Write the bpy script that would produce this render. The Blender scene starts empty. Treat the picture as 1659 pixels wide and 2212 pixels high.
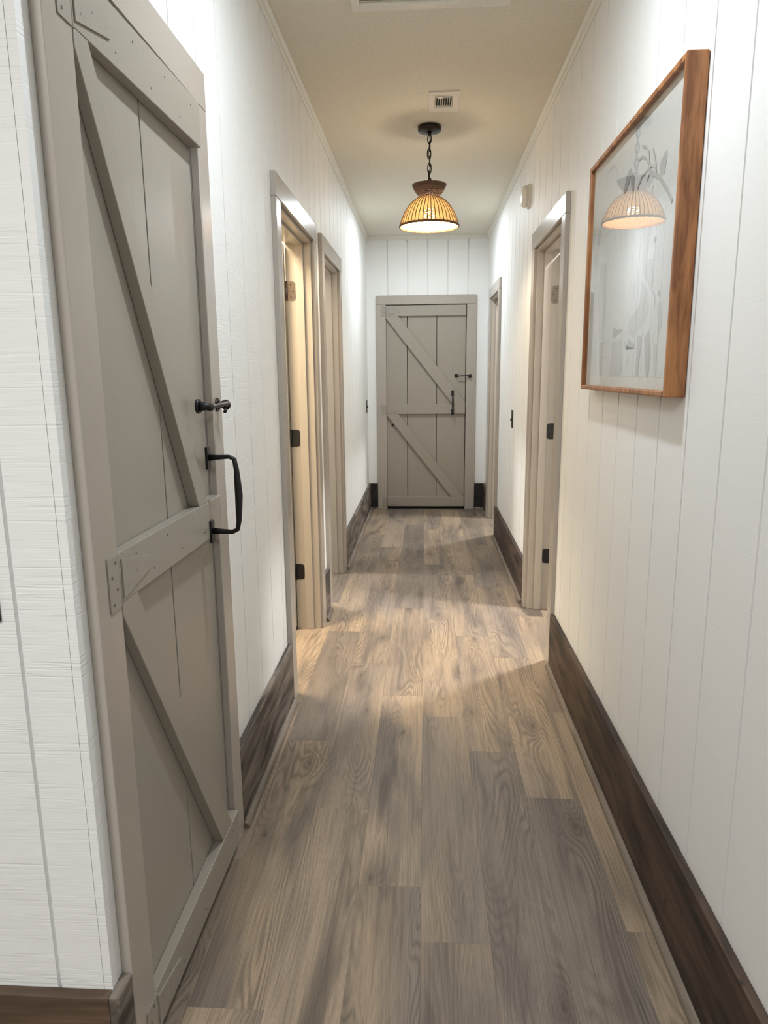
import bpy, bmesh, math, random
from mathutils import Vector, Matrix
from mathutils.geometry import tessellate_polygon
S = 1.12            # the measured layout is multiplied by this to reach real-life size
sc = bpy.context.scene
col = sc.collection

# ------------------------------------------------------------------ camera
cam_d = bpy.data.cameras.new('camera'); cam = bpy.data.objects.new('camera', cam_d); col.objects.link(cam)
cam_d.sensor_fit = 'VERTICAL'; cam_d.sensor_height = 36; cam_d.lens = 36 * 1512.91 / 2212
cam_d.clip_start = 0.02
rt = Vector((0.99828406, 0.05779176, -0.00943653)); upv = Vector((-0.00204272, 0.19542208, 0.9807171))
fw = Vector((-0.05852148, 0.97901498, -0.1952048))
m = Matrix.Identity(4)
for i in range(3):
    m[i][0] = rt[i]; m[i][1] = upv[i]; m[i][2] = -fw[i]
m[0][3], m[1][3], m[2][3] = -0.01367 * S, 0.0, 1.26546 * S
cam.matrix_world = m
sc.camera = cam
# ------------------------------------------------------------------ exposure, world
sc.view_settings.view_transform = 'Standard'; sc.view_settings.look = 'None'
sc.view_settings.exposure = 0.29; sc.view_settings.gamma = 1.0; sc.view_settings.use_curve_mapping = False
w = bpy.data.worlds.new('world'); sc.world = w; w.use_nodes = True
w.node_tree.nodes['Background'].inputs[0].default_value = (0.6, 0.65, 0.7, 1)
w.node_tree.nodes['Background'].inputs[1].default_value = 0.02
sc.cycles.max_bounces = 10; sc.cycles.diffuse_bounces = 6; sc.cycles.glossy_bounces = 4
sc.cycles.transparent_max_bounces = 12; sc.cycles.caustics_reflective = False; sc.cycles.caustics_refractive = False
sc.cycles.sample_clamp_indirect = 6.0

# ------------------------------------------------------------------ lamps of the house
WARM = (1.0, 0.83, 0.58); NEUT = (0.955, 0.96, 0.955); COOL = (0.86, 0.945, 1.0)
def ceiling_lamp(name, x, y, z, r, watt, colr):
    d = bpy.data.lights.new(name, 'AREA'); d.shape = 'DISK'; d.size = 2 * r * S; d.energy = watt; d.color = colr
    o = bpy.data.objects.new(name, d); col.objects.link(o); o.location = (x * S, y * S, z * S); return o
ceiling_lamp('hall_lamp', 0.0, 5.45, 2.425, .035, 16, COOL)
ceiling_lamp('hall_lamp', 0.0, 1.55, 2.425, .045, 15, COOL)
ceiling_lamp('room_lamp', -1.10, 2.85, 2.40, .22, 66, WARM)
ceiling_lamp('room_lamp', -1.30, 4.28, 2.40, .10, 45, NEUT)
ceiling_lamp('room_lamp', 1.195, 3.49, 2.40, .07, 78, NEUT)
ceiling_lamp('room_lamp', 1.20, 6.00, 2.40, .08, 55, NEUT)
ceiling_lamp('living_room_lamp', -0.9, -0.7, 2.42, .25, 48, NEUT)
ceiling_lamp('living_room_lamp', 1.0, -1.4, 2.42, .25, 42, COOL)
BULB = 390.0

# ------------------------------------------------------------------ measured layout
W2 = 0.5415; L = -W2; R = W2; D = 6.52; H = 2.44; Y0 = 0.98
T = 0.019; RAIL = 0.0195; HEAD = 1.858; CAS = 1.94; BASE = 0.242; WT = 0.11

# ------------------------------------------------------------------ materials
def material(name):
    mt = bpy.data.materials.new(name); mt.use_nodes = True
    nt = mt.node_tree; b = nt.nodes['Principled BSDF']
    def n(t, **kw):
        nd = nt.nodes.new(t)
        for k, v in kw.items():
            if k.startswith('i_'):
                key = k[2:]; key = int(key) if key.isdigit() else key.replace('_', ' ')
                if hasattr(v, 'is_output') : nt.links.new(v, nd.inputs[key])
                else: nd.inputs[key].default_value = v
            else: setattr(nd, k, v)
        return nd
    def lk(a, bb): nt.links.new(a, bb)
    return mt, nt, b, n, lk
def c4(c): return (c[0], c[1], c[2], 1)
def coords(n, scale, src='Object'):
    tc = n('ShaderNodeTexCoord'); mp = n('ShaderNodeMapping', i_0=tc.outputs[src])
    mp.inputs['Scale'].default_value = scale; return mp.outputs[0]
def ramp(n, fac, stops):
    r = n('ShaderNodeValToRGB', i_0=fac); e = r.color_ramp.elements
    while len(e) < len(stops): e.new(0.5)
    for q, (p, c) in zip(e, stops): q.position = p; q.color = c4(c)
    return r.outputs[0]
def mixc(n, fac, a, b, mode='MIX'):
    x = n('ShaderNodeMix', data_type='RGBA', blend_type=mode)
    for key, v in ((0, fac), (6, a), (7, b)):
        if hasattr(v, 'is_output'): x.id_data.links.new(v, x.inputs[key])
        else: x.inputs[key].default_value = v if key == 0 else (c4(v) if len(v) == 3 else v)
    return x.outputs[2]
def mul(n, a, b):
    x = n('ShaderNodeMath', operation='MULTIPLY')
    for i, v in enumerate((a, b)):
        if hasattr(v, 'is_output'): x.id_data.links.new(v, x.inputs[i])
        else: x.inputs[i].default_value = v
    return x.outputs[0]
def add(n, a, b, op='ADD'):
    x = n('ShaderNodeMath', operation=op)
    for i, v in enumerate((a, b)):
        if hasattr(v, 'is_output'): x.id_data.links.new(v, x.inputs[i])
        else: x.inputs[i].default_value = v
    return x.outputs[0]

def mat_wall(name, colr, strength):
    mt, nt, b, n, lk = material(name)
    # saw marks: long thin sideways scratches, in patches
    f = n('ShaderNodeTexNoise', i_Vector=coords(n, (4, 4, 150)), i_Scale=1.0, i_Detail=2.0, i_Roughness=.6, i_Distortion=.15)
    f2 = n('ShaderNodeTexNoise', i_Vector=coords(n, (22, 22, 330)), i_Scale=1.0, i_Detail=1.0)
    g = n('ShaderNodeTexNoise', i_Vector=coords(n, (5, 5, 16)), i_Scale=1.0, i_Detail=2.0)
    scr = ramp(n, f.outputs[0], [(.30, (0, 0, 0)), (.40, (1, 1, 1)), (.58, (1, 1, 1)), (.70, (.45, .45, .45))])
    patch = ramp(n, g.outputs[0], [(.36, (.30, .30, .30)), (.60, (1, 1, 1))])
    hgt = mul(n, add(n, scr, mul(n, f2.outputs[0], .5)), patch)
    bp_ = n('ShaderNodeBump', i_Strength=strength, i_Distance=.0022, i_Height=hgt)
    lk(bp_.outputs[0], b.inputs['Normal'])
    h = n('ShaderNodeTexNoise', i_Vector=coords(n, (2, 2, 2)), i_Scale=1.0, i_Detail=2.0)
    lk(mixc(n, h.outputs[0], tuple(x * .965 for x in colr), colr), b.inputs['Base Color']); b.inputs['Roughness'].default_value = .55
    return mt
def mat_paint(name, colr, rough=.32, bump=.12, vscale=(40, 40, 5)):
    mt, nt, b, n, lk = material(name)
    f = n('ShaderNodeTexNoise', i_Vector=coords(n, vscale), i_Scale=1.0, i_Detail=4.0, i_Roughness=.6)
    g = n('ShaderNodeTexNoise', i_Vector=coords(n, (22, 22, 22)), i_Scale=1.0, i_Detail=1.0)
    dimple = ramp(n, g.outputs[0], [(.74, (0, 0, 0)), (.80, (1, 1, 1))])
    hgt = add(n, f.outputs[0], mul(n, dimple, -.8))
    bp_ = n('ShaderNodeBump', i_Strength=bump, i_Distance=.002, i_Height=hgt)
    lk(bp_.outputs[0], b.inputs['Normal'])
    lk(mixc(n, f.outputs[0], tuple(x * .95 for x in colr), colr), b.inputs['Base Color'])
    b.inputs['Roughness'].default_value = rough
    return mt
def mat_plain(name, colr, rough=.5, metal=0.0):
    mt, nt, b, n, lk = material(name)
    f = n('ShaderNodeTexNoise', i_Vector=coords(n, (60, 60, 60)), i_Scale=1.0, i_Detail=3.0)
    lk(mixc(n, f.outputs[0], tuple(x * .88 for x in colr), tuple(min(1, x * 1.08) for x in colr)), b.inputs['Base Color'])
    b.inputs['Roughness'].default_value = rough; b.inputs['Metallic'].default_value = metal
    return mt
def mat_wood(name, dark, light, axis, rough=.6, fs=160, bump=.2, blotch=3.0, spots=None):
    mt, nt, b, n, lk = material(name)
    s = [fs, fs, fs]; s[axis] = 5
    q = [9 * blotch, 9 * blotch, 9 * blotch]; q[axis] = 1.3 * blotch
    f = n('ShaderNodeTexNoise', i_Vector=coords(n, s), i_Scale=1.0, i_Detail=3.0, i_Roughness=.6)
    g = n('ShaderNodeTexNoise', i_Vector=coords(n, q), i_Scale=1.0, i_Detail=3.0, i_Roughness=.55, i_Distortion=.6)
    base = mixc(n, ramp(n, g.outputs[0], [(.38, (0, 0, 0)), (.62, (1, 1, 1))]), dark, light)
    c = mixc(n, .55, base, ramp(n, f.outputs[0], [(.3, (.45, .45, .45)), (.7, (1, 1, 1))]), 'MULTIPLY')
    if spots:
        k = n('ShaderNodeTexNoise', i_Vector=coords(n, (26, 26, 26)), i_Scale=1.0, i_Detail=1.0)
        c = mixc(n, ramp(n, k.outputs[0], [(.70, (0, 0, 0)), (.76, (1, 1, 1))]), c, spots)
    lk(c, b.inputs['Base Color']); b.inputs['Roughness'].default_value = rough
    bp_ = n('ShaderNodeBump', i_Strength=bump, i_Distance=.0015, i_Height=f.outputs[0]); lk(bp_.outputs[0], b.inputs['Normal'])
    return mt
def mat_floor():
    mt, nt, b, n, lk = material('oak_look_vinyl_plank')
    uv = n('ShaderNodeUVMap', uv_map='plank'); rn = n('ShaderNodeAttribute', attribute_name='rnd')
    sp = n('ShaderNodeSeparateXYZ', i_0=uv.outputs[0])
    r = rn.outputs['Fac']
    r1 = add(n, mul(n, r, 91.7), 0.0, 'ADD')
    def vec(sx, sy, k):
        return n('ShaderNodeCombineXYZ', i_0=mul(n, sp.outputs[0], sx), i_1=add(n, mul(n, sp.outputs[1], sy), mul(n, r, 53.0)), i_2=mul(n, r, k)).outputs[0]
    # contour lines of a slow noise read as cathedral grain and knots
    f1 = n('ShaderNodeTexNoise', i_Vector=vec(6.5, 1.0, 91.7), i_Scale=1.0, i_Detail=2.0, i_Roughness=.45, i_Distortion=.55)
    wob = n('ShaderNodeTexNoise', i_Vector=vec(160, 14, 31.1), i_Scale=1.0, i_Detail=2.0)
    kv0 = n('ShaderNodeTexVoronoi', i_Vector=vec(7.0, 2.6, 3.0), i_Scale=1.0, voronoi_dimensions='2D')
    near0 = n('ShaderNodeMapRange', i_0=kv0.outputs['Distance'], i_1=0.0, i_2=.5, i_3=1.0, i_4=0.0)
    near = n('ShaderNodeMath', operation='MULTIPLY', i_0=near0.outputs[0], i_1=ramp(n, kv0.outputs['Color'], [(.60, (0, 0, 0)), (.64, (1, 1, 1))]))
    cen = add(n, sp.outputs[0], add(n, mul(n, n('ShaderNodeTexWhiteNoise', noise_dimensions='1D', i_W=add(n, r1, 7.3)).outputs[0], -.07), -.044))
    arch = mul(n, mul(n, cen, cen), 3000.0)
    ph = add(n, add(n, add(n, mul(n, f1.outputs[0], 165.0), arch), mul(n, n('ShaderNodeMath', operation='POWER', i_0=near.outputs[0], i_1=2.0).outputs[0], 34.0)), mul(n, wob.outputs[0], 2.2))
    ring = add(n, mul(n, n('ShaderNodeMath', operation='SINE', i_0=ph).outputs[0], .5), .5)
    gate = n('ShaderNodeTexNoise', i_Vector=vec(11, 1.5, 17.3), i_Scale=1.0, i_Detail=2.0)
    ringm = mul(n, add(n, ring, 1.7, 'POWER'), ramp(n, gate.outputs[0], [(.42, (.05, .05, .05)), (.62, (1, 1, 1))]))
    fib = n('ShaderNodeTexNoise', i_Vector=vec(700, 9, 7.7), i_Scale=1.0, i_Detail=3.0, i_Roughness=.6)
    streak = n('ShaderNodeTexNoise', i_Vector=vec(60, 1.4, 23.7), i_Scale=1.0, i_Detail=3.0, i_Roughness=.55)
    blot = n('ShaderNodeTexNoise', i_Vector=vec(9, 1.5, 67.1), i_Scale=1.0, i_Detail=2.0, i_Roughness=.5, i_Distortion=.5)
    hue = n('ShaderNodeTexNoise', i_Vector=vec(5, .8, 191.0), i_Scale=1.0, i_Detail=1.0)
    core = ramp(n, f1.outputs[0], [(.64, (0, 0, 0)), (.72, (.75, .75, .75))])
    tan = (.315, .240, .168); gry = (.212, .173, .142); drk = (.070, .055, .046)
    pick = n('ShaderNodeTexWhiteNoise', noise_dimensions='1D', i_W=r1).outputs[0]
    base = mixc(n, ramp(n, add(n, mul(n, hue.outputs[0], 1.0), mul(n, pick, .30)), [(.50, (0, 0, 0)), (.80, (1, 1, 1))]), gry, tan)
    c = mixc(n, ramp(n, blot.outputs[0], [(.46, (0, 0, 0)), (.70, (.72, .72, .72))]), base, (.110, .092, .084))
    c = mixc(n, core, c, drk)
    kv = n('ShaderNodeTexVoronoi', i_Vector=vec(7.0, 2.6, 3.0), i_Scale=1.0, voronoi_dimensions='2D')
    kd = add(n, kv.outputs['Distance'], mul(n, wob.outputs[0], .05))
    rare = ramp(n, kv.outputs['Color'], [(.60, (0, 0, 0)), (.64, (1, 1, 1))])
    c = mixc(n, mul(n, rare, ramp(n, kd, [(.03, (.90, .90, .90)), (.075, (.42, .42, .42)), (.22, (.12, .12, .12)), (.34, (0, 0, 0))])), c, drk)
    c = mixc(n, mul(n, ringm, .52), c, drk)
    c = mixc(n, ramp(n, streak.outputs[0], [(.50, (0, 0, 0)), (.80, (.50, .50, .50))]), c, drk)
    c = mixc(n, .65, c, ramp(n, fib.outputs[0], [(.32, (.50, .49, .48)), (.60, (1.10, 1.10, 1.10))]), 'MULTIPLY')
    tone = add(n, mul(n, pick, .20), .95)
    c = mixc(n, 1.0, c, n('ShaderNodeCombineXYZ', i_0=tone, i_1=tone, i_2=tone).outputs[0], 'MULTIPLY')
    lk(c, b.inputs['Base Color'])
    lk(add(n, mul(n, fib.outputs[0], .15), .40), b.inputs['Roughness'])
    b.inputs['Specular IOR Level'].default_value = .35
    bp_ = n('ShaderNodeBump', i_Strength=.10, i_Distance=.0008, i_Height=add(n, fib.outputs[0], mul(n, ring, .3))); lk(bp_.outputs[0], b.inputs['Normal'])
    return mt
def mat_weave(name, colr, trans, tcol):
    mt, nt, b, n, lk = material(name)
    f = n('ShaderNodeTexNoise', i_Vector=coords(n, (90, 90, 90)), i_Scale=1.0, i_Detail=3.0)
    cc = mixc(n, f.outputs[0], tuple(x * .6 for x in colr), colr)
    lk(cc, b.inputs['Base Color']); b.inputs['Roughness'].default_value = .6
    if trans:
        t = n('ShaderNodeBsdfTranslucent'); t.inputs[0].default_value = c4(tcol)
        mx = n('ShaderNodeMixShader', i_0=trans, i_1=b.outputs[0], i_2=t.outputs[0])
        lk(mx.outputs[0], nt.nodes['Material Output'].inputs[0])
    return mt
def mat_emit(name, colr, strength):
    mt, nt, b, n, lk = material(name)
    e = n('ShaderNodeEmission', i_Strength=strength); e.inputs[0].default_value = c4(colr)
    lk(e.outputs[0], nt.nodes['Material Output'].inputs[0]); return mt
def mat_glass():
    mt, nt, b, n, lk = material('picture_glass')
    fr = n('ShaderNodeFresnel', i_IOR=1.5); gl = n('ShaderNodeBsdfGlossy', i_Roughness=.004); tr = n('ShaderNodeBsdfTransparent')
    mx = n('ShaderNodeMixShader', i_0=mul(n, mul(n, fr.outputs[0], 1.5), add(n, mul(n, n('ShaderNodeNewGeometry').outputs['Backfacing'], -1.0), 1.0)), i_1=tr.outputs[0], i_2=gl.outputs[0])
    lk(mx.outputs[0], nt.nodes['Material Output'].inputs[0]); return mt

M = {}
M['wall'] = mat_wall('rough_sawn_white_panel', (.855, .855, .845), .34)
M['wallr'] = mat_wall('smoother_white_panel', (.855, .855, .845), .08)
M['ceil'] = mat_plain('matt_ceiling_paint', (.74, .70, .60), .8)
M['room'] = mat_plain('side_room_paint', (.80, .77, .70), .8)
M['trimwhite'] = mat_paint('white_trim_paint', (.78, .765, .70), .45)
M['taupe'] = mat_paint('taupe_gloss_trim_paint', (.415, .370, .325), .22, .05)
M['door'] = mat_paint('taupe_door_paint', (.335, .302, .258), .36, .22, (60, 60, 4))
M['floor'] = mat_floor()
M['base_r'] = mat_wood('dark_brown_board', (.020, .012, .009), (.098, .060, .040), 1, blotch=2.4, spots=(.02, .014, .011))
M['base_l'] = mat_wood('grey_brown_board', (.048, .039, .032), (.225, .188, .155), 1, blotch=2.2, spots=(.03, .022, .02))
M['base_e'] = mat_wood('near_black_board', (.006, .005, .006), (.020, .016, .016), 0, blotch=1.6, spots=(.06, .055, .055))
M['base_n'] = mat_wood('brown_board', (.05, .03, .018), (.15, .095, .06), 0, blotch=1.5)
M['shoe'] = mat_wood('taupe_quarter_round', (.15, .12, .095), (.24, .195, .155), 1, blotch=1.2)
M['black'] = mat_plain('black_iron', (.012, .011, .012), .38, .3)
M['bronze'] = mat_plain('dark_bronze', (.022, .016, .014), .42, .5)
M['hingebright'] = mat_plain('worn_bronze_hinge', (.16, .13, .11), .35, .8)
M['frame'] = mat_wood('chestnut_wood', (.26, .092, .027), (.52, .225, .082), 2, rough=.42, fs=150, bump=.1, blotch=5)
M['mat'] = mat_plain('cream_mount', (.66, .64, .58), .8)
M['paper'] = mat_plain('print_paper', (.62, .62, .605), .8)
M['ink0'] = mat_plain('pale_grey_wash', (.56, .56, .55), .8)
M['ink1'] = mat_plain('light_grey_wash', (.50, .50, .49), .8)
M['ink2'] = mat_plain('mid_grey_wash', (.41, .41, .405), .8)
M['ink3'] = mat_plain('dark_grey_wash', (.34, .34, .34), .8)
M['glass'] = mat_glass()
M['plastic'] = mat_plain('white_plastic', (.82, .81, .77), .35)
M['vent'] = mat_plain('white_enamel', (.78, .75, .68), .4)
M['dark'] = mat_plain('dark_gap_shade', (.01, .009, .008), .8)  # near-black stands for the shade in door gaps and the vent opening
M['strand'] = mat_weave('rattan_strand', (.78, .64, .42), .48, (1.0, .86, .58))
M['stake'] = mat_weave('dark_rattan_stake', (.16, .07, .03), 0, None)
M['cone'] = mat_weave('unlit_brown_rattan', (.17, .095, .065), 0, None)  # cone weave coloured dark to look unlit beside the glowing dome
M['bulb'] = mat_emit('lit_bulb', (1.0, .82, .58), BULB)
M['screwshade'] = mat_plain('screw_head_shadow', (.13, .11, .09), .5)  # darker taupe stands for the shadow in countersunk screws and nails
M['slab'] = mat_paint('cream_door_paint', (.60, .54, .43), .5, .3, (60, 60, 4))

# ------------------------------------------------------------------ building helpers
LOC = {}
def wloc(o):
    return LOC[o.name] if o else Vector((0, 0, 0))
def meta(o, label=None, cat=None, group=None, kind=None):
    if label: o['label'] = label
    if cat: o['category'] = cat
    if group: o['group'] = group
    if kind: o['kind'] = kind
def empty(name, loc, **kw):
    o = bpy.data.objects.new(name, None); o.empty_display_size = .05; col.objects.link(o)
    o.location = Vector(loc) * S; LOC[o.name] = Vector(loc); meta(o, **kw); return o
def mk(name, bm, mats, parent=None, bevel=0, smooth=False, **kw):
    bmesh.ops.recalc_face_normals(bm, faces=bm.faces)
    if parent: org = wloc(parent)
    else:
        vs = [v.co for v in bm.verts]
        org = Vector(((min(v.x for v in vs) + max(v.x for v in vs)) / 2, (min(v.y for v in vs) + max(v.y for v in vs)) / 2, min(v.z for v in vs)))
        if kw.get('kind') == 'structure': org = Vector((0, 0, 0))
    for v in bm.verts: v.co = (v.co - org) * S
    me = bpy.data.meshes.new(name); bm.to_mesh(me); bm.free()
    if not isinstance(mats, (list, tuple)): mats = [mats]
    for q in mats: me.materials.append(M[q])
    if smooth:
        for p in me.polygons: p.use_smooth = True
    o = bpy.data.objects.new(name, me); col.objects.link(o)
    if parent: o.parent = parent
    else: o.location = org * S
    LOC[o.name] = org
    if bevel:
        b = o.modifiers.new('bevel', 'BEVEL'); b.width = bevel * S; b.segments = 2; b.limit_method = 'ANGLE'; b.angle_limit = .7
        b.harden_normals = False
    meta(o, **kw)
    return o
def NB(): return bmesh.new()
def box(bm, x0, x1, y0, y1, z0, z1, mi=0):
    vs = [bm.verts.new(p) for p in ((x0, y0, z0), (x1, y0, z0), (x1, y1, z0), (x0, y1, z0), (x0, y0, z1), (x1, y0, z1), (x1, y1, z1), (x0, y1, z1))]
    for f in ((0, 3, 2, 1), (4, 5, 6, 7), (0, 1, 5, 4), (1, 2, 6, 5), (2, 3, 7, 6), (3, 0, 4, 7)):
        bm.faces.new([vs[i] for i in f]).material_index = mi
def prism(bm, mp, poly, d0, d1, mi=0):
    a = [bm.verts.new(mp(s, z, d0)) for s, z in poly]; b = [bm.verts.new(mp(s, z, d1)) for s, z in poly]
    n = len(poly)
    tri = tessellate_polygon([[Vector((s, z, 0)) for s, z in poly]]) if n > 4 else None
    if tri:
        for t in tri:
            bm.faces.new([a[i] for i in t]).material_index = mi; bm.faces.new([b[i] for i in t]).material_index = mi
    else:
        bm.faces.new(a).material_index = mi; bm.faces.new(b[::-1]).material_index = mi
    for i in range(n):
        j = (i + 1) % n; bm.faces.new((a[i], a[j], b[j], b[i])).material_index = mi
def rect(bm, mp, s0, s1, z0, z1, d0, d1, mi=0):
    prism(bm, mp, [(s0, z0), (s1, z0), (s1, z1), (s0, z1)], d0, d1, mi)
ML = lambda s, z, d: Vector((L + d, s, z))      # left wall: s runs down the hall, d stands out of the wall
MR = lambda s, z, d: Vector((R - d, s, z))
ME = lambda s, z, d: Vector((s, D - d, z))      # end wall: s runs left to right
def tube(bm, pts, r, seg=8, closed=False, mi=0):
    pts = [Vector(p) for p in pts]; n = len(pts); rings = []
    rr = r if isinstance(r, (list, tuple)) else [r] * n
    up0 = None
    for i, p in enumerate(pts):
        a = pts[(i - 1) % n] if (closed or i > 0) else p; b = pts[(i + 1) % n] if (closed or i < n - 1) else p
        t = (b - a).normalized()
        if up0 is None: up0 = Vector((0, 0, 1)) if abs(t.z) < .9 else Vector((1, 0, 0))
        u = (up0 - t * up0.dot(t)); u = u.normalized() if u.length > 1e-6 else t.orthogonal().normalized()
        up0 = u; v = t.cross(u)
        rings.append([bm.verts.new(p + (u * math.cos(2 * math.pi * k / seg) + v * math.sin(2 * math.pi * k / seg)) * rr[i]) for k in range(seg)])
    for i in range(n if closed else n - 1):
        A = rings[i]; B = rings[(i + 1) % n]
        for k in range(seg):
            f = bm.faces.new((A[k], A[(k + 1) % seg], B[(k + 1) % seg], B[k])); f.material_index = mi; f.smooth = True
    if not closed:
        bm.faces.new(rings[0][::-1]).material_index = mi; bm.faces.new(rings[-1]).material_index = mi
def lathe(bm, prof, c, seg=48, axis='z', mi=0, close=True):
    c = Vector(c); rings = []
    for (r, h) in prof:
        ring = []
        for k in range(seg):
            a = 2 * math.pi * k / seg; p = (r * math.cos(a), r * math.sin(a), h)
            if axis == 'x': p = (h, p[0], p[1])
            if axis == '-x': p = (-h, p[0], p[1])
            if axis == '-y': p = (p[0], -h, p[1])
            ring.append(bm.verts.new(c + Vector(p)))
        rings.append(ring)
    for A, B in zip(rings, rings[1:]):
        for k in range(seg):
            f = bm.faces.new((A[k], A[(k + 1) % seg], B[(k + 1) % seg], B[k])); f.material_index = mi; f.smooth = True
    if close:
        bm.faces.new(rings[0]).material_index = mi; bm.faces.new(rings[-1]).material_index = mi

# ------------------------------------------------------------------ floor: staggered planks
SEAM0 = -0.022; PW = 0.158; PLEN = 1.06
PHASE = {-3: 1.179, -2: 1.85, -1: 1.54, 0: 1.368, 1: 1.13, 2: 1.93, 3: 1.42, -4: 1.62}
def build_floor():
    rnd = random.Random(11)
    bm = NB(); uvl = bm.loops.layers.uv.new('plank'); rl = bm.faces.layers.float.new('rnd')
    x_lo, x_hi, y_lo, y_hi = -3.0, 3.0, -3.4, 7.3
    for c in range(-19, 20):
        x0 = SEAM0 + c * PW; x1 = x0 + PW
        if x1 < x_lo or x0 > x_hi: continue
        y = PHASE.get(c, rnd.uniform(0, PLEN)); y -= PLEN * math.ceil((y - y_lo) / PLEN)
        while y < y_hi:
            e = .0002; off = rnd.random()
            a, b, p, q = x0 + e, x1 - e, y + e, y + PLEN - e
            vs = [bm.verts.new(v) for v in ((a, p, 0), (b, p, 0), (b, q, 0), (a, q, 0))]
            lo = [bm.verts.new(v) for v in ((x0, y, -.0006), (x1, y, -.0006), (x1, y + PLEN, -.0006), (x0, y + PLEN, -.0006))]
            fs = [bm.faces.new(vs)] + [bm.faces.new((lo[i], lo[(i + 1) % 4], vs[(i + 1) % 4], vs[i])) for i in range(4)]
            for f in fs:
                f[rl] = off
                for l in f.loops: l[uvl].uv = ((l.vert.co.x - x0), (l.vert.co.y - y))
            y += PLEN
    box(bm, x_lo, x_hi, y_lo, y_hi, -.05, -.0025)
    mk('floor', bm, 'floor', kind='structure')
build_floor()
bm = NB(); box(bm, -3.0, 3.0, -3.4, 7.3, H, H + .08); mk('ceiling', bm, 'ceil', kind='structure')

# ------------------------------------------------------------------ walls of grooved panel
def grooved(bm, mp, s0, s1, grooves, openings, z1=H, gw=.0065, skin=.008, thick=WT, cut=True):
    g = [s0] + sorted(x for x in grooves if s0 + .01 < x < s1 - .01) + [s1]
    def pieces(a, b):                         # vertical strips split round the openings
        cuts = sorted({a, b, *[x for o in openings for x in (o[0], o[1]) if a < x < b]})
        for p, q in zip(cuts, cuts[1:]):
            mid = (p + q) / 2; z0 = 0
            for o in openings:
                if o[0] < mid < o[1]: z0 = o[2]
            yield p, q, z0
    for i, (a, b) in enumerate(zip(g, g[1:])):
        ga = a + (gw / 2 if i else 0); gb = b - (gw / 2 if i < len(g) - 2 else 0)
        for p, q, z0 in pieces(ga, gb): rect(bm, mp, p, q, z0, z1, -skin, 0)
    for p, q, z0 in pieces(s0, s1):
        deep = thick
        rect(bm, mp, p, q, z0, z1, -thick, -skin)
gl = [1.93 + .178 * k for k in range(-6, 27)]
gr = [1.17 + .1805 * k for k in range(0, 31)]
DL1 = (2.605, 3.345); DL2 = (3.69, 4.33); DR1 = (2.98, 3.68); DR2 = (5.44, 6.10)
BARN = (1.10, 1.668); ED = (-.368, .354)
bm = NB()
grooved(bm, ML, Y0 + .008, D, gl, [DL1 + (HEAD,), DL2 + (HEAD,), (BARN[0] - .008, BARN[1] + .008, HEAD + .006)])
rect(bm, ML, BARN[0] - .008, BARN[1] + .008, 0, HEAD + .006, -WT, -.035)                   # closet back behind the closed door
mk('wall_left', bm, 'wall', kind='structure')
bm = NB(); grooved(bm, MR, Y0 + .008, D, gr, [DR1 + (HEAD,), DR2 + (HEAD,)]); mk('wall_right', bm, 'wallr', kind='structure')
bm = NB(); grooved(bm, ME, -W2 - WT, W2 + WT, [-.353, -.174, .006, .185, .364], [(ED[0] - .008, ED[1] + .008, HEAD + .006)], gw=.012, skin=.011)
rect(bm, ME, ED[0] - .008, ED[1] + .008, 0, HEAD + .006, -WT, -.035)
mk('wall_end', bm, 'wall', kind='structure')
MN = lambda s, z, d: Vector((s, Y0 + .008 - d, z))                    # the two walls that face the living room
bm = NB(); grooved(bm, MN, -3.0, L + .0001, [-.556], [], skin=.008, thick=.10, gw=.002)
bm.free(); bm = NB()
xs = [-3.0] + [-.633 - .18 * k for k in range(12, -1, -1)] + [L]
for i, (a, b) in enumerate(zip(xs, xs[1:])):
    ga = a + (.004 if i else 0); gb = b - (.004 if i < len(xs) - 2 else 0)
    if i == len(xs) - 2:
        rect(bm, MN, ga, -.5565, 0, H, 0, .008); rect(bm, MN, -.5555, gb, 0, H, 0, .0082)
    else: rect(bm, MN, ga, gb, 0, H, 0, .008)
rect(bm, MN, -3.0, L - WT, 0, H, -.10, 0)
mk('wall_near_left', bm, 'wall', kind='structure')
bm = NB()
xs = [R] + [.633 + .18 * k for k in range(0, 13)] + [3.0]
for i, (a, b) in enumerate(zip(xs, xs[1:])):
    rect(bm, MN, a + (.004 if i else 0), b - (.004 if i < len(xs) - 2 else 0), 0, H, 0, .008)
rect(bm, MN, R + WT, 3.0, 0, H, -.10, 0)
mk('wall_near_right', bm, 'wall', kind='structure')
# living room behind the camera
bm = NB(); box(bm, -3.08, -3.0, -3.4, 1.08, 0, H); mk('wall_living_room_left', bm, 'room', kind='structure')
bm = NB(); box(bm, 3.0, 3.08, -3.4, 1.08, 0, H); mk('wall_living_room_right', bm, 'room', kind='structure')
bm = NB(); box(bm, -3.08, 3.08, -3.48, -3.4, 0, H); mk('wall_living_room_back', bm, 'room', kind='structure')
# side rooms
def room(name, x_in, x_out, y0, y1):
    bm = NB(); s = 1 if x_out > x_in else -1
    box(bm, min(x_out, x_out + .06 * s), max(x_out, x_out + .06 * s), y0, y1, 0, H)
    box(bm, min(x_in, x_out), max(x_in, x_out), y0 - .05, y0, 0, H)
    box(bm, min(x_in, x_out), max(x_in, x_out), y1, y1 + .05, 0, H)
    mk(name, bm, 'room', kind='structure')
room('wall_left_bedroom', L - WT, -2.4, 1.95, 3.45)
room('wall_left_bathroom', L - WT, -2.4, 3.52, 5.6)
room('wall_right_bedroom', R + WT, 2.4, 2.2, 4.75)
room('wall_right_study', R + WT, 2.4, 4.85, 7.1)

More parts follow.
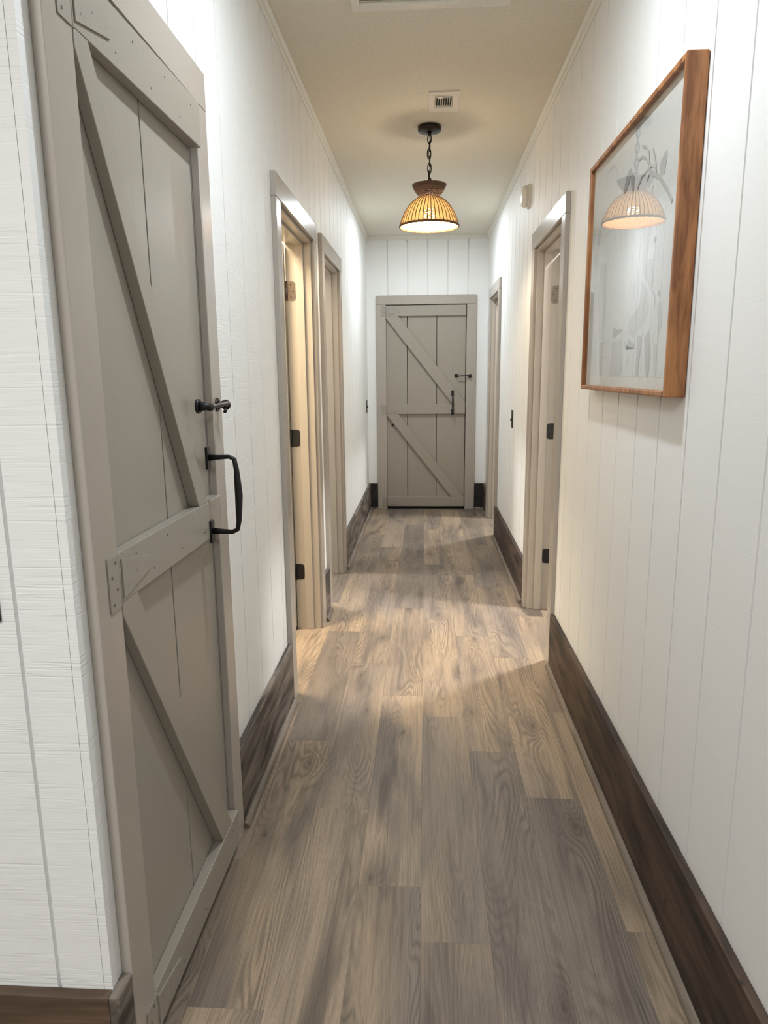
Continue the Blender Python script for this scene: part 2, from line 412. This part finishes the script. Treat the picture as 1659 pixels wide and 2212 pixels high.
# ------------------------------------------------------------------ door frames
def frame(n, mp, s0, s1, near_outer, far_outer, stop_dir, hinge_on_far, slab, label=None):
    door = empty('door_%d' % n, mp((s0 + s1) / 2, 0, 0), kind='structure')
    for a, b in ((near_outer, s0 - .003), (s1 + .003, far_outer)):
        bm = NB(); rect(bm, mp, a, b, 0, HEAD + .003, 0, T); mk('casing', bm, 'taupe', door, .002)
    bm = NB(); rect(bm, mp, near_outer - .002, far_outer + .002, HEAD + .003, CAS, 0, T + .001); mk('head_casing', bm, 'taupe', door, .002)
    jt = .0
    for a, b in ((s0 - .002, s0 + .010), (s1 - .010, s1 + .002)):
        bm = NB(); rect(bm, mp, a, b, 0, HEAD, -WT - .004, .004); mk('jamb', bm, 'taupe', door, .001)
    bm = NB(); rect(bm, mp, s0 + .010, s1 - .010, HEAD - .012, HEAD, -WT - .004, .004); mk('head_jamb', bm, 'taupe', door, .001)
    bm = NB(); z = HEAD - .012
    rect(bm, mp, s0 + .010, s0 + .021, 0, z, -.068, -.030); rect(bm, mp, s1 - .021, s1 - .010, 0, z, -.068, -.030)
    rect(bm, mp, s0 + .021, s1 - .021, z - .011, z, -.068, -.030); mk('door_stop', bm, 'taupe', door, .0015)
    if hinge_on_far:
        for k, (za, zb) in enumerate(((1.595, 1.680), (.920, 1.001), (.257, .336))):
            bm = NB(); yy = s1 - .010; c = .012
            prism(bm, lambda s, z_, d, yy=yy: mp(yy - d, z_, -s), [(.071, za + c), (.074, za + .004), (.083, za), (.110, za), (.110, zb), (.083, zb), (.074, zb - .004), (.071, zb - c)], 0, .0022)
            tube(bm, [mp(yy - .006, za, -.113), mp(yy - .006, zb, -.113)], .0065, 10)
            hg = mk('hinge', bm, 'hingebright' if k == 0 else 'black', door)
            if k == 0: hg['label'] = 'worn bronze hinge leaf'
            bm = NB()
            for j, (dx, zz) in enumerate(((.092, za + .014), (.080, (za + zb) / 2), (.092, zb - .014))):
                p = mp(yy - .0030, zz, -dx); tube(bm, [p, mp(yy - .0042, zz, -dx)], .0035, 8)
            mk('screw', bm, 'bronze', hg)
    else:
        bm = NB(); rect(bm, mp, s1 - .0115, s1 - .010, .79, .85, -.100, -.072); mk('strike_plate', bm, 'black', door)
    if slab:
        bm = NB(); rect(bm, mp, s1 - .044, s1 - .011, .015, HEAD - .016, -WT - .010 - (s1 - s0), -WT - .006); mk('door_slab', bm, 'door', door, .0015)
    return door
frame(1, ML, DL1[0], DL1[1], 2.525, 3.43, 1, True, True)
frame(2, ML, DL2[0], DL2[1], 3.61, 4.415, 1, False, False)
frame(3, MR, DR1[0], DR1[1], 2.90, 3.765, 1, True, True)
frame(4, MR, DR2[0], DR2[1], 5.36, 6.185, 1, False, False)

# ------------------------------------------------------------------ the two Z-braced board doors
def barn_door(n, mp0, s0, s1, o0, o1, planks, b1, b2, hx, hookx, taper):
    mp = lambda s, z, d: mp0(s, z, d * (taper[0] + taper[1] * min(max((s - s0) / (s1 - s0), 0), 1)) if s0 <= s < s1 - .001 and d > 0 else d)
    door = empty('door_%d' % n, mp((s0 + s1) / 2, 0, 0), kind='structure')
    bm = NB(); rect(bm, mp, o0, s0 - .002, 0, HEAD + .003, 0, T); mk('casing', bm, 'taupe', door, .002)
    bm = NB(); rect(bm, mp, s1 + .002, o1, 0, HEAD + .003, 0, T); mk('casing', bm, 'taupe', door, .002)
    cp = .010 if n == 6 else .001
    bm = NB(); prism(bm, mp0, [(o0, HEAD + .003), (o1, HEAD + .003), (o1, CAS - cp), (o1 - cp, CAS), (o0 + cp, CAS), (o0, CAS - cp)], 0, T + .0005); mk('head_casing', bm, 'taupe', door, .004)
    for p, q in ((s0 - .0078, s0 - .0005), (s1 + .0005, s1 + .0078)):
        bm = NB(); rect(bm, mp, p, q, 0, HEAD, -.0345, -.0002); mk('jamb', bm, 'taupe', door)
    bm = NB(); rect(bm, mp, s0 - .0078, s1 + .0078, HEAD, HEAD + .0058, -.0345, -.0002); mk('head_jamb', bm, 'taupe', door)
    a, b = s0 + .001, s1 - .0055
    edges = [a] + planks + [b]
    for i, (p, q) in enumerate(zip(edges, edges[1:])):
        bm = NB(); g = .0027
        rect(bm, mp, p + (g if i else 0), q - (g if i < len(edges) - 2 else 0), .026, HEAD - .006, -.020, 0); mk('plank', bm, 'door', door, .001)
    bm = NB(); rect(bm, mp, s0, s1, 0.0005, HEAD, -.0345, -.0205); rect(bm, mp, s0, s1, 0.0005, .020, -.0205, -.004); mk('gap_shade_board', bm, 'dark', door)  # near-black sheet added so the gaps round the boards look shaded
    for z0, z1, e in ((1.760, 1.852, 0), (.889, .976, .0), (.026, .117, 0)):
        bm = NB(); rect(bm, mp, a, b - e, z0, z1, .0002, RAIL); rl = mk('rail', bm, 'door', door, .0015)
        bm = NB(); rr = random.Random(int(z0 * 1000) + n)
        for k in range(7):
            p = (a + (b - a) * (.12 + .13 * k), z0 + (.022 if k % 2 else .068)); c = mp(p[0], p[1], RAIL - .0002)
            tube(bm, [c, mp(p[0], p[1], RAIL + .0005)], .0021, 8)
        mk('nail_head', bm, 'screwshade', rl)
    for zt, zb, bb in ((1.7598, .9762, b1), (.8888, .1172, b2)):
        tl, tr_, blx = bb                       # lower-left edge start z, upper-right edge start s, bottom meeting s
        sl = (tl - zb) / (blx - a)              # slope of both edges
        zr = zt - sl * (b - tr_)
        poly = [(a, tl), (blx, zb)]
        if zr > zb: poly += [(b, zb), (b, zr)]
        else: poly += [(tr_ + (zt - zb) / sl, zb)]
        poly += [(tr_, zt), (a, zt)]
        bm = NB(); prism(bm, mp, poly, .0003, RAIL - .0006); mk('brace', bm, 'door', door, .0015)
    for z in (1.803, .930, .068):               # painted strap hinges
        bm = NB(); h = .046
        rect(bm, mp, s0 - .046, s0 - .006, z - h, z + h, T, T + .0024)
        mid = [(s0 + .004, z - h * .75), (s0 + .118, z - .012), (s0 + .126, z), (s0 + .118, z + .012), (s0 + .004, z + h * .75)]
        prism(bm, mp, mid, RAIL, RAIL + .0032)
        tube(bm, [mp(s0 - .001, z - h, RAIL - .0015), mp(s0 - .001, z + h, RAIL - .0015)], .0034, 10)
        hg = mk('strap_hinge', bm, 'door', door, .0006)
        bm = NB()
        for s_, z_, d_ in ((s0 - .034, z - .034, T), (s0 - .018, z - .012, T), (s0 - .034, z + .012, T), (s0 - .018, z + .034, T), (s0 + .022, z - .018, RAIL), (s0 + .022, z + .018, RAIL), (s0 + .060, z, RAIL), (s0 + .106, z, RAIL)):
            tube(bm, [mp(s_, z_, d_ + .001), mp(s_, z_, d_ + .0032)], .0028, 8)
        mk('screw', bm, 'screwshade', hg)
    # cast pull handle
    h = []
    bm = NB(); w_ = .0115
    for z0, z1 in ((1.052, 1.102), (.878, .930)): rect(bm, mp, hx - w_, hx + w_, z0, z1, RAIL - .0005, RAIL + .004)
    hd = mk('pull_handle', bm, 'black', door, .001); hd['label'] = 'black iron pull handle'
    zs = [1.078, 1.079, 1.080, 1.074, 1.050, 1.02, .99, .96, .93, .909, .903, .904, .905]
    ds = [0.0, .018, .034, .043, .046, .047, .048, .047, .046, .043, .034, .018, 0.0]
    rs = [.008, .0062, .0055, .0055, .0064, .0082, .0092, .0082, .0064, .0055, .0055, .0062, .008]
    bm = NB(); tube(bm, [mp(hx, z_, RAIL + .003 + d_) for z_, d_ in zip(zs, ds)], rs, 12); mk('grip', bm, 'black', hd)
    # cabin hook across the gap
    k0, k1, kz = hookx
    bm = NB(); lathe_c = mp(k0, kz, RAIL)
    base_d = RAIL if n == 5 else .0
    tube(bm, [mp(k0, kz, base_d - .001), mp(k0, kz, base_d + .004)], .016, 16)
    tube(bm, [mp(k0, kz, base_d + .003), mp(k0, kz, base_d + .012), mp(k0, kz, base_d + .024)], [.012, .009, .005], 12)
    hk = mk('cabin_hook', bm, 'black', door); hk['label'] = 'black iron hook latch'
    bm = NB(); pts = []; rs = []
    dd = max(base_d, T) + .018
    for i in range(13):
        t = i / 12; pts.append(mp(k0 + (k1 - .012 - k0) * t, kz - .002 + .004 * t, dd + .004 * t)); rs.append(.0042 + .0014 * (i % 2) + (.004 if i in (0, 1) else 0))
    for i in range(1, 7):
        a_ = math.pi * (.5 - i / 6.0 * 1.05); pts.append(mp(k1 - .012 + .011 * math.cos(a_), kz + .002 - .011 + .011 * math.sin(a_), dd + .004)); rs.append(.0042)
    tube(bm, pts, rs, 10); mk('hook_bar', bm, 'black', hk)
    bm = NB(); tube(bm, [mp(k1, kz - .004, T - .001), mp(k1, kz - .004, T + .004)], .0165, 16)
    tube(bm, [mp(k1, kz - .004, T + .003), mp(k1, kz - .004, T + .014)], [.011, .006], 12)
    ring = [mp(k1, kz - .004 + .009 * math.sin(t_ * math.pi / 6), T + .022 + .009 * math.cos(t_ * math.pi / 6)) for t_ in range(12)]
    tube(bm, ring, .0036, 8, True); mk('staple', bm, 'black', hk)
    return door
barn_door(5, ML, BARN[0], BARN[1], 1.015, 1.745, [1.381], (1.735, 1.145, 1.508), (.865, 1.162, 1.535), 1.577, (1.535, 1.705, 1.196), (1.0, .45))
de = barn_door(6, ME, ED[0], ED[1], -.457, .443, [-.178, .089], (1.742, -.258, .237), (.879, -.262, .232), .235, (.268, .392, 1.232), (1.28, 0.0))
bm = NB(); tube(bm, [ME(-.315, .786, .0002), ME(-.315, .786, .010)], .0105, 16); k = mk('knob', bm, 'black', de); k['label'] = 'small black round stop'

# ------------------------------------------------------------------ baseboards, shoe moulding, ceiling strips
def base(name, mp, segs, mat):
    bm = NB()
    for a, b in segs: rect(bm, mp, a, b, 0, BASE, 0, T)
    mk(name, bm, mat, kind='structure', bevel=.0015)
base('baseboard_left', ML, [(Y0 - .018, 1.013), (1.747, 2.523), (3.432, 3.608), (4.417, D)], 'base_l')
base('baseboard_right', MR, [(Y0 - .018, 2.898), (3.767, 5.358), (6.187, D)], 'base_r')
base('baseboard_end', ME, [(L + T, -.459), (.445, R - T)], 'base_e')
MN0 = lambda s, z, d: Vector((s, Y0 - d, z))
base('baseboard_near_left', MN0, [(-3.0, L)], 'base_n'); base('baseboard_near_right', MN0, [(R, 3.0)], 'base_n')
def shoe(n, mp, segs, mat='shoe'):
    bm = NB()
    for a, b in segs:
        prof = [(T, .0005), (T + .015, .0005)] + [(T + .015 * math.cos(t * math.pi / 10), .004 + .015 * math.sin(t * math.pi / 10)) for t in range(0, 6)]
        A = [bm.verts.new(mp(a, z, d)) for d, z in prof]; B = [bm.verts.new(mp(b, z, d)) for d, z in prof]
        bm.faces.new(A); bm.faces.new(B[::-1])
        for i in range(len(prof)):
            j = (i + 1) % len(prof); bm.faces.new((A[i], A[j], B[j], B[i]))
    mk('trim_%d' % n, bm, mat, kind='structure')
shoe(1, ML, [(1.747, 2.523), (3.432, 3.608), (4.417, D - .03)], 'shoe')
shoe(2, MR, [(Y0 - .018, 2.898), (3.767, 5.358), (6.187, D - .03)], 'shoe')
shoe(3, ME, [(L + T, -.459), (.445, R - T)], 'base_l')
def strip(n, mp, a, b):
    bm = NB(); prof = [(0, H - .033), (.006, H - .033), (.010, H - .028), (.012, H - .012), (.020, H - .003), (.020, H - .0003), (0, H - .0003)]
    A = [bm.verts.new(mp(a, z, d)) for d, z in prof]; B = [bm.verts.new(mp(b, z, d)) for d, z in prof]
    bm.faces.new(A); bm.faces.new(B[::-1])
    for i in range(len(prof)):
        j = (i + 1) % len(prof); bm.faces.new((A[i], A[j], B[j], B[i]))
    mk('trim_%d' % n, bm, 'trimwhite', kind='structure')
strip(4, ML, Y0, D); strip(5, MR, Y0, D); strip(6, ME, L, R)

# ------------------------------------------------------------------ pendant lamp
PX, PY = .004, 3.717
pend = empty('pendant_light', (PX, PY, 1.98), label='glowing rattan dome pendant light hanging on a black chain from the hall ceiling', cat='ceiling lamp')
bm = NB(); lathe(bm, [(.050, H), (.0565, H - .003), (.0565, H - .022), (.052, H - .026), (.012, H - .027)], (PX, PY, 0), 48)
mk('canopy', bm, 'bronze', pend)
bm = NB(); tube(bm, [(PX, PY, H - .026), (PX, PY, H - .044)], [.011, .008], 14); mk('chain_loop', bm, 'bronze', pend)
def link(bm, c, ang, ln=.046, wd=.017, r=.0027):
    pts = []
    for k in range(20):
        a = 2 * math.pi * k / 20
        x = math.copysign(abs(math.cos(a)) ** .8, math.cos(a)) * wd / 2; z = math.copysign(abs(math.sin(a)) ** .75, math.sin(a)) * ln / 2
        pts.append(Vector(c) + Vector((x * math.cos(ang), x * math.sin(ang), z)))
    tube(bm, pts, r, 8, True)
bm = NB(); bm2 = bm; zc = H - .046 - .012
chain = mk('chain', (lambda b: (link(b, (PX, PY, zc), 0.0, .040), b)[1])(bm), 'bronze', pend)
zt = zc; i = 0
while zt > 2.165:
    zt -= .0335; i += 1
    bm = NB(); link(bm, (PX + .0015 * math.sin(i * 2.3), PY, zt), math.pi / 2 + .25 * math.sin(i) if i % 2 else .15 * math.cos(i * 3)); mk('chain_link', bm, 'bronze', chain)
bm = NB(); tube(bm, [(PX + .004 * math.sin(k * 1.3), PY + .003 * math.cos(k * 1.7), H - .04 - k * (H - .04 - 2.12) / 12) for k in range(13)], .0016, 8); mk('power_cord', bm, 'black', pend)
# woven shells: thin horizontal strands around vertical stakes
def weave(bm, prof, nrow, nstake, r, amp, seed, mi=0):
    rnd = random.Random(seed); N = nstake * 4
    tot = [0]
    for (a, b) in zip(prof, prof[1:]): tot.append(tot[-1] + math.dist(a, b))
    def at(t):
        t *= tot[-1]
        for i in range(len(prof) - 1):
            if t <= tot[i + 1] + 1e-9:
                f = (t - tot[i]) / (tot[i + 1] - tot[i]); a, b = prof[i], prof[i + 1]
                return a[0] + (b[0] - a[0]) * f, a[1] + (b[1] - a[1]) * f
        return prof[-1]
    for row in range(nrow):
        rr, zz = at((row + .5) / nrow); s = 1 if row % 2 else -1; pts = []
        for k in range(N):
            a = 2 * math.pi * k / N; q = rr + s * amp * math.cos(nstake * a / 2.0 * 1.0 if nstake % 2 == 0 else a)
            pts.append((PX + q * math.cos(a), PY + q * math.sin(a), zz + rnd.uniform(-.0003, .0003)))
        tube(bm, pts, r, 5, True, mi)
dome = [(.038, 2.116), (.058, 2.110), (.080, 2.096), (.101, 2.075), (.119, 2.049), (.133, 2.020), (.143, 1.990), (.1465, 1.982)]
bm = NB(); weave(bm, dome, 58, 44, .00160, .0011, 1); mk('lamp_shade', bm, 'strand', pend, label='woven rattan dome glowing yellow')
srnd = random.Random(5)
for k in range(44):
    a = 2 * math.pi * (k + .5) / 44; bm = NB()
    tube(bm, [(PX + (r_ + .0013) * math.cos(a + j_), PY + (r_ + .0013) * math.sin(a + j_), z_) for (r_, z_), j_ in zip(dome, [srnd.uniform(-.015, .015) for _ in dome])], .0020, 6); mk('stake', bm, 'stake', pend)
bm = NB()
for dz, rr_ in ((0, .0032), (-.0045, .0026)):
    tube(bm, [(PX + .1475 * math.cos(2 * math.pi * k / 120), PY + .1475 * math.sin(2 * math.pi * k / 120), 1.981 + dz + .0012 * math.sin(k * 1.6)) for k in range(120)], rr_, 7, True)
mk('shade_rim', bm, 'stake', pend)
cone = [(.040, 2.117), (.052, 2.124), (.064, 2.137), (.075, 2.154), (.0835, 2.174)]
bm = NB(); weave(bm, cone, 19, 26, .0020, .0012, 2)
for k in range(26):
    a = 2 * math.pi * k / 26; tube(bm, [(PX + r_ * math.cos(a), PY + r_ * math.sin(a), z_) for r_, z_ in cone], .0017, 5)
lathe(bm, [(r_ - .0018, z_) for r_, z_ in cone], (PX, PY, 0), 40, close=False)
mk('upper_cone', bm, 'cone', pend, label='woven cone opening upwards, coloured dark brown as if unlit')
bm = NB(); lathe(bm, [(.041, 2.119), (.041, 2.115)], (PX, PY, 0), 32); mk('neck_light_block', bm, 'stake', pend)  # added to block bulb light rising through the neck
bm = NB(); tube(bm, [(PX, PY, 2.135), (PX, PY, 2.118), (PX, PY, 2.075)], [.012, .020, .020], 20); mk('lamp_socket', bm, 'black', pend)
bm = NB(); lathe(bm, [(.012, 2.076), (.014, 2.066), (.026, 2.052), (.031, 2.036), (.029, 2.021), (.019, 2.010), (.002, 2.006)], (PX, PY, 0), 24)
mk('bulb', bm, 'bulb', pend)

# ------------------------------------------------------------------ ceiling fittings
v = empty('ceiling_vent', (.066, 3.403, H - .008), label='small square white ceiling vent with dark slots between the lamp and the return grille', cat='vent')
x0, x1, y0, y1 = -.001, .132, 3.287, 3.520; zc = H - .004
bm = NB()
a0, a1, b0, b1 = .026, .104, 3.320, 3.470
for q in ((x0, x1, y0, b0), (x0, x1, b1, y1), (x0, a0, b0, b1), (a1, x1, b0, b1)): box(bm, *q, H - .005, H)
mk('vent_frame', bm, 'vent', v, .0012)
bm = NB(); box(bm, a0, a1, b0, b1, H - .0012, H - .0004); mk('duct_shade', bm, 'dark', v)  # flat near-black sheet painted as the shade behind the louvers
for k in range(8):
    xx = a0 + .004 + k * .0101; bm = NB()
    p = [(xx - .0024, H - .010), (xx + .0010, H - .0018), (xx + .0022, H - .0018), (xx - .0008, H - .010)]
    prism(bm, lambda s, z, d: Vector((s, d, z)), p, b0 + .022, b1 - .030); mk('louver', bm, 'vent', v)
for ya, yb in ((b0 + .0005, b0 + .006), (b0 + .018, b0 + .023), (b1 - .032, b1 - .026), (b1 - .016, b1 - .010), (b1 - .006, b1 - .0005)):
    bm = NB(); box(bm, a0, a1, ya, yb, H - .0075, H - .003); mk('cross_bar', bm, 'vent', v)
bm = NB(); box(bm, .040, .058, b0 + .004, b0 + .030, H - .0095, H - .0078); mk('damper_tab', bm, 'vent', v, .001)

g = empty('return_air_grille', (0, 2.32, H - .012), label='large white return air grille in the ceiling at the top edge of the photo', cat='vent')
bm = NB(); gx, gy0, gy1 = .258, 2.06, 2.574
for q in ((-gx, gx, gy0, gy0 + .045), (-gx, gx, gy1 - .045, gy1), (-gx, -gx + .03, gy0 + .045, gy1 - .045), (gx - .03, gx, gy0 + .045, gy1 - .045)): box(bm, *q, H - .011, H)
mk('grille_frame', bm, 'vent', g, .004)
bm = NB()
for k in range(28): 
    yy = gy0 + .047 + k * .015; prism(bm, lambda s, z, d: Vector((d, s, z)), [(yy, H - .008), (yy + .009, H - .001), (yy + .011, H - .001), (yy + .002, H - .008)], -gx + .03, gx - .03)
mk('louver_panel', bm, 'vent', g)
bm = NB(); box(bm, -gx + .028, gx - .028, gy0 + .028, gy1 - .028, H - .0008, H - .0002); mk('filter', bm, 'room', g)

d = empty('smoke_detector', (R, 4.045, 2.12), label='round white smoke detector high on the right wall between the two doorways', cat='smoke detector')
bm = NB(); lathe(bm, [(.060, 0), (.062, .003), (.062, .010), (.056, .013)], (R, 4.045, 2.182), 48, '-x'); mk('mounting_base', bm, 'plastic', d)
bm = NB(); lathe(bm, [(.050, .012), (.053, .016), (.055, .026), (.052, .036), (.044, .043), (.020, .045), (.001, .0455)], (R, 4.045, 2.182), 48, '-x'); mk('cover', bm, 'plastic', d)
bm = NB(); 
for k in range(24):
    a = 2 * math.pi * k / 24; c = Vector((R - .0225, 4.045 + .0552 * math.cos(a), 2.182 + .0552 * math.sin(a))); e = Vector((0, -math.sin(a), math.cos(a)))
    tube(bm, [c - e * .004, c + e * .004], .0014, 6)
mk('vent_slot', bm, 'room', d)

def switch(mp, s, z, label, group=None):
    t = empty('light_switch', mp(s, z - .056, 0), label=label, cat='light switch')
    bm = NB(); rect(bm, mp, s - .035, s + .035, z - .056, z + .056, 0, .005); mk('cover_plate', bm, 'black', t, .002)
    bm = NB(); prism(bm, lambda a, b_, c: mp(s + c, b_, a), [(.004, z - .010), (.004, z + .010), (.016, z - .004), (.013, z - .011)], -.005, .005); mk('toggle', bm, 'black', t, .001)
    for q in (-.030, .030):
        bm = NB(); tube(bm, [mp(s, z + q, .004), mp(s, z + q, .006)], .003, 8); mk('screw', bm, 'bronze', t)
switch(MR, 4.53, .968, 'black toggle light switch on the right wall between the two right-hand doorways')
switch(ML, 6.36, .968, 'black toggle light switch on the left wall next to the end wall')
switch(MN0, -.6925, .955, 'light switch cut by the left photo edge, on the wall facing the camera')

# ------------------------------------------------------------------ framed picture
pic = empty('framed_picture', (R, 1.96, 1.207), label='large grey botanical print behind glass in a chestnut wood frame on the right wall', cat='picture')
fy0, fy1, fz0, fz1 = 1.550, 2.378, 1.207, 1.880; fwd = .014; fd = .045
P2 = lambda s, z, d: Vector((R - d, s, z))
for nm, a, b, c_, d_ in (('stile', fy0, fy0 + fwd, fz0, fz1), ('stile', fy1 - fwd, fy1, fz0, fz1), ('frame_rail', fy0 + fwd, fy1 - fwd, fz0, fz0 + fwd), ('frame_rail', fy0 + fwd, fy1 - fwd, fz1 - fwd, fz1)):
    bm = NB(); rect(bm, P2, a, b, c_, d_, .001, fd); mk(nm, bm, 'frame', pic, .0035)
bm = NB(); rect(bm, P2, fy0 + .008, fy1 - .008, fz0 + .008, fz1 - .008, .012, .0295); mk('mount', bm, 'mat', pic)
STROKES=[([(2.206, 1.76), (2.209, 1.793), (2.193, 1.822), (2.14, 1.827), (2.098, 1.804), (2.09, 1.785), (2.097, 1.735)], 0.0024, 1), ([(1.895, 1.707), (1.861, 1.727), (1.811, 1.73), (1.801, 1.732)], 0.0067, 2), ([(1.812, 1.735), (1.783, 1.715), (1.722, 1.69), (1.686, 1.665), (1.656, 1.643), (1.63, 1.62)], 0.0104, 2), ([(1.801, 1.732), (1.814, 1.769), (1.838, 1.787), (1.871, 1.798)], 0.0061, 2), ([(1.802, 1.735), (1.832, 1.759), (1.866, 1.773), (1.893, 1.774)], 0.0061, 2), ([(1.75, 1.704), (1.758, 1.729), (1.771, 1.749), (1.784, 1.766)], 0.008, 1), ([(1.806, 1.733), (1.782, 1.731), (1.761, 1.721)], 0.0049, 1), ([(1.814, 1.709), (1.803, 1.718)], 0.0061, 1), ([(1.772, 1.662), (1.771, 1.679), (1.763, 1.686)], 0.0024, 1), ([(2.406, 1.704), (2.389, 1.666), (2.363, 1.628), (2.342, 1.654), (2.33, 1.68), (2.305, 1.664), (2.283, 1.615)], 0.0043, 1), ([(1.988, 1.631), (1.981, 1.6), (1.978, 1.567)], 0.0018, 1), ([(1.705, 1.539), (1.686, 1.514)], 0.0024, 1), ([(1.872, 1.434), (1.875, 1.473), (1.866, 1.483)], 0.0037, 2), ([(1.713, 1.443), (1.701, 1.43), (1.702, 1.415)], 0.0043, 2), ([(2.298, 1.359), (2.17, 1.346), (2.05, 1.343)], 0.0018, 1), ([(2.205, 1.321), (2.161, 1.304), (2.077, 1.301)], 0.0018, 1), ([(1.892, 1.299), (1.894, 1.282)], 0.0037, 2), ([(1.959, 1.293), (1.959, 1.244)], 0.0018, 1), ([(1.997, 1.283), (1.978, 1.258)], 0.0018, 1)]
POLYS=[([(1.966, 1.774), (1.928, 1.743), (1.925, 1.714), (1.934, 1.702), (1.948, 1.717), (1.964, 1.753), (1.981, 1.733), (2.009, 1.722), (2.023, 1.726), (2.005, 1.76), (1.983, 1.772)], 3), ([(1.683, 1.736), (1.679, 1.723), (1.691, 1.689), (1.713, 1.692), (1.728, 1.707), (1.72, 1.725), (1.696, 1.734)], 2), ([(2.247, 1.715), (2.242, 1.694), (2.274, 1.635), (2.289, 1.645), (2.285, 1.666), (2.264, 1.683)], 2), ([(1.729, 1.566), (1.719, 1.563), (1.721, 1.551), (1.735, 1.552), (1.739, 1.56)], 3), ([(1.843, 1.609), (1.758, 1.593), (1.77, 1.557), (1.784, 1.503), (1.811, 1.506), (1.828, 1.567)], 1), ([(2.317, 1.619), (2.283, 1.615), (2.261, 1.569), (2.391, 1.587), (2.367, 1.606)], 1), ([(2.409, 1.516), (2.333, 1.506), (2.327, 1.455), (2.339, 1.404), (2.342, 1.31), (2.355, 1.236), (2.394, 1.236), (2.411, 1.366), (2.402, 1.461)], 2), ([(2.059, 1.385), (2.016, 1.375), (1.969, 1.374), (1.955, 1.368), (2.0, 1.364), (2.026, 1.358), (2.056, 1.352)], 3), ([(1.822, 1.351), (1.783, 1.344), (1.794, 1.299), (1.8, 1.245), (1.822, 1.245), (1.821, 1.307)], 2), ([(1.73, 1.36), (1.716, 1.32), (1.708, 1.289), (1.721, 1.246), (1.737, 1.247), (1.759, 1.329), (1.766, 1.34)], 2), ([(1.7, 1.382), (1.694, 1.327), (1.665, 1.322), (1.658, 1.246), (1.677, 1.246), (1.698, 1.334)], 1), ([(1.821, 1.529), (1.728, 1.515), (1.729, 1.453), (1.737, 1.445), (1.779, 1.477), (1.807, 1.49)], 1), ([(1.899, 1.393), (1.82, 1.423), (1.811, 1.481), (1.758, 1.448), (1.744, 1.405), (1.779, 1.377), (1.86, 1.346), (1.898, 1.36)], 1), ([(2.21, 1.347), (2.17, 1.346), (2.164, 1.242), (2.193, 1.244)], 2), ([(2.064, 1.341), (1.958, 1.349), (1.945, 1.258), (1.975, 1.242), (2.073, 1.243)], 1), ([(1.68, 1.444), (1.664, 1.432), (1.672, 1.425), (1.683, 1.434)], 3), ([(1.937, 1.34), (1.916, 1.329), (1.843, 1.319), (1.839, 1.327), (1.895, 1.346), (1.92, 1.318)], 2), ([(2.348, 1.601), (2.272, 1.566), (2.263, 1.479), (2.239, 1.241), (2.3, 1.241), (2.338, 1.466), (2.319, 1.545)], 0), ([(2.243, 1.581), (2.17, 1.571), (2.153, 1.449), (2.172, 1.355), (2.221, 1.357), (2.254, 1.478)], 1), ([(1.684, 1.416), (1.652, 1.416), (1.645, 1.361), (1.667, 1.333)], 1)]
bm = NB()
rect(bm, P2, fy0 + .032, fy1 - .032, fz0 + .042, fz1 - .032, .0295, .0299, 0)
def cl(p): return (min(max(p[0], fy0 + .034), fy1 - .034), min(max(p[1], fz0 + .043), fz1 - .034))
lay = .0301
for pts, t in sorted(POLYS, key=lambda q: q[1]):
    lay += .00004; prism(bm, P2, [cl(p) for p in pts], lay - .00002, lay, 1 + t)
for pts, w_, t in STROKES:
    for (a, b) in zip(pts, pts[1:]):
        lay += .00003
        a = Vector(cl(a)); b = Vector(cl(b)); dv = (b - a)
        if dv.length < 1e-5: continue
        nn = Vector((-dv.y, dv.x)).normalized() * w_ / 2; ex = dv.normalized() * w_ * .3
        prism(bm, P2, [tuple(a + nn - ex), tuple(a - nn - ex), tuple(b - nn + ex), tuple(b + nn + ex)], lay - .00002, lay, 1 + t)
mk('print', bm, ['paper', 'ink0', 'ink1', 'ink2', 'ink3'], pic, label='grey wash botanical print')
bm = NB()
rect(bm, P2, fy0 + .014, fy1 - .014, fz0 + .014, fz1 - .014, .0355, .0375); mk('glass_pane', bm, 'glass', pic)
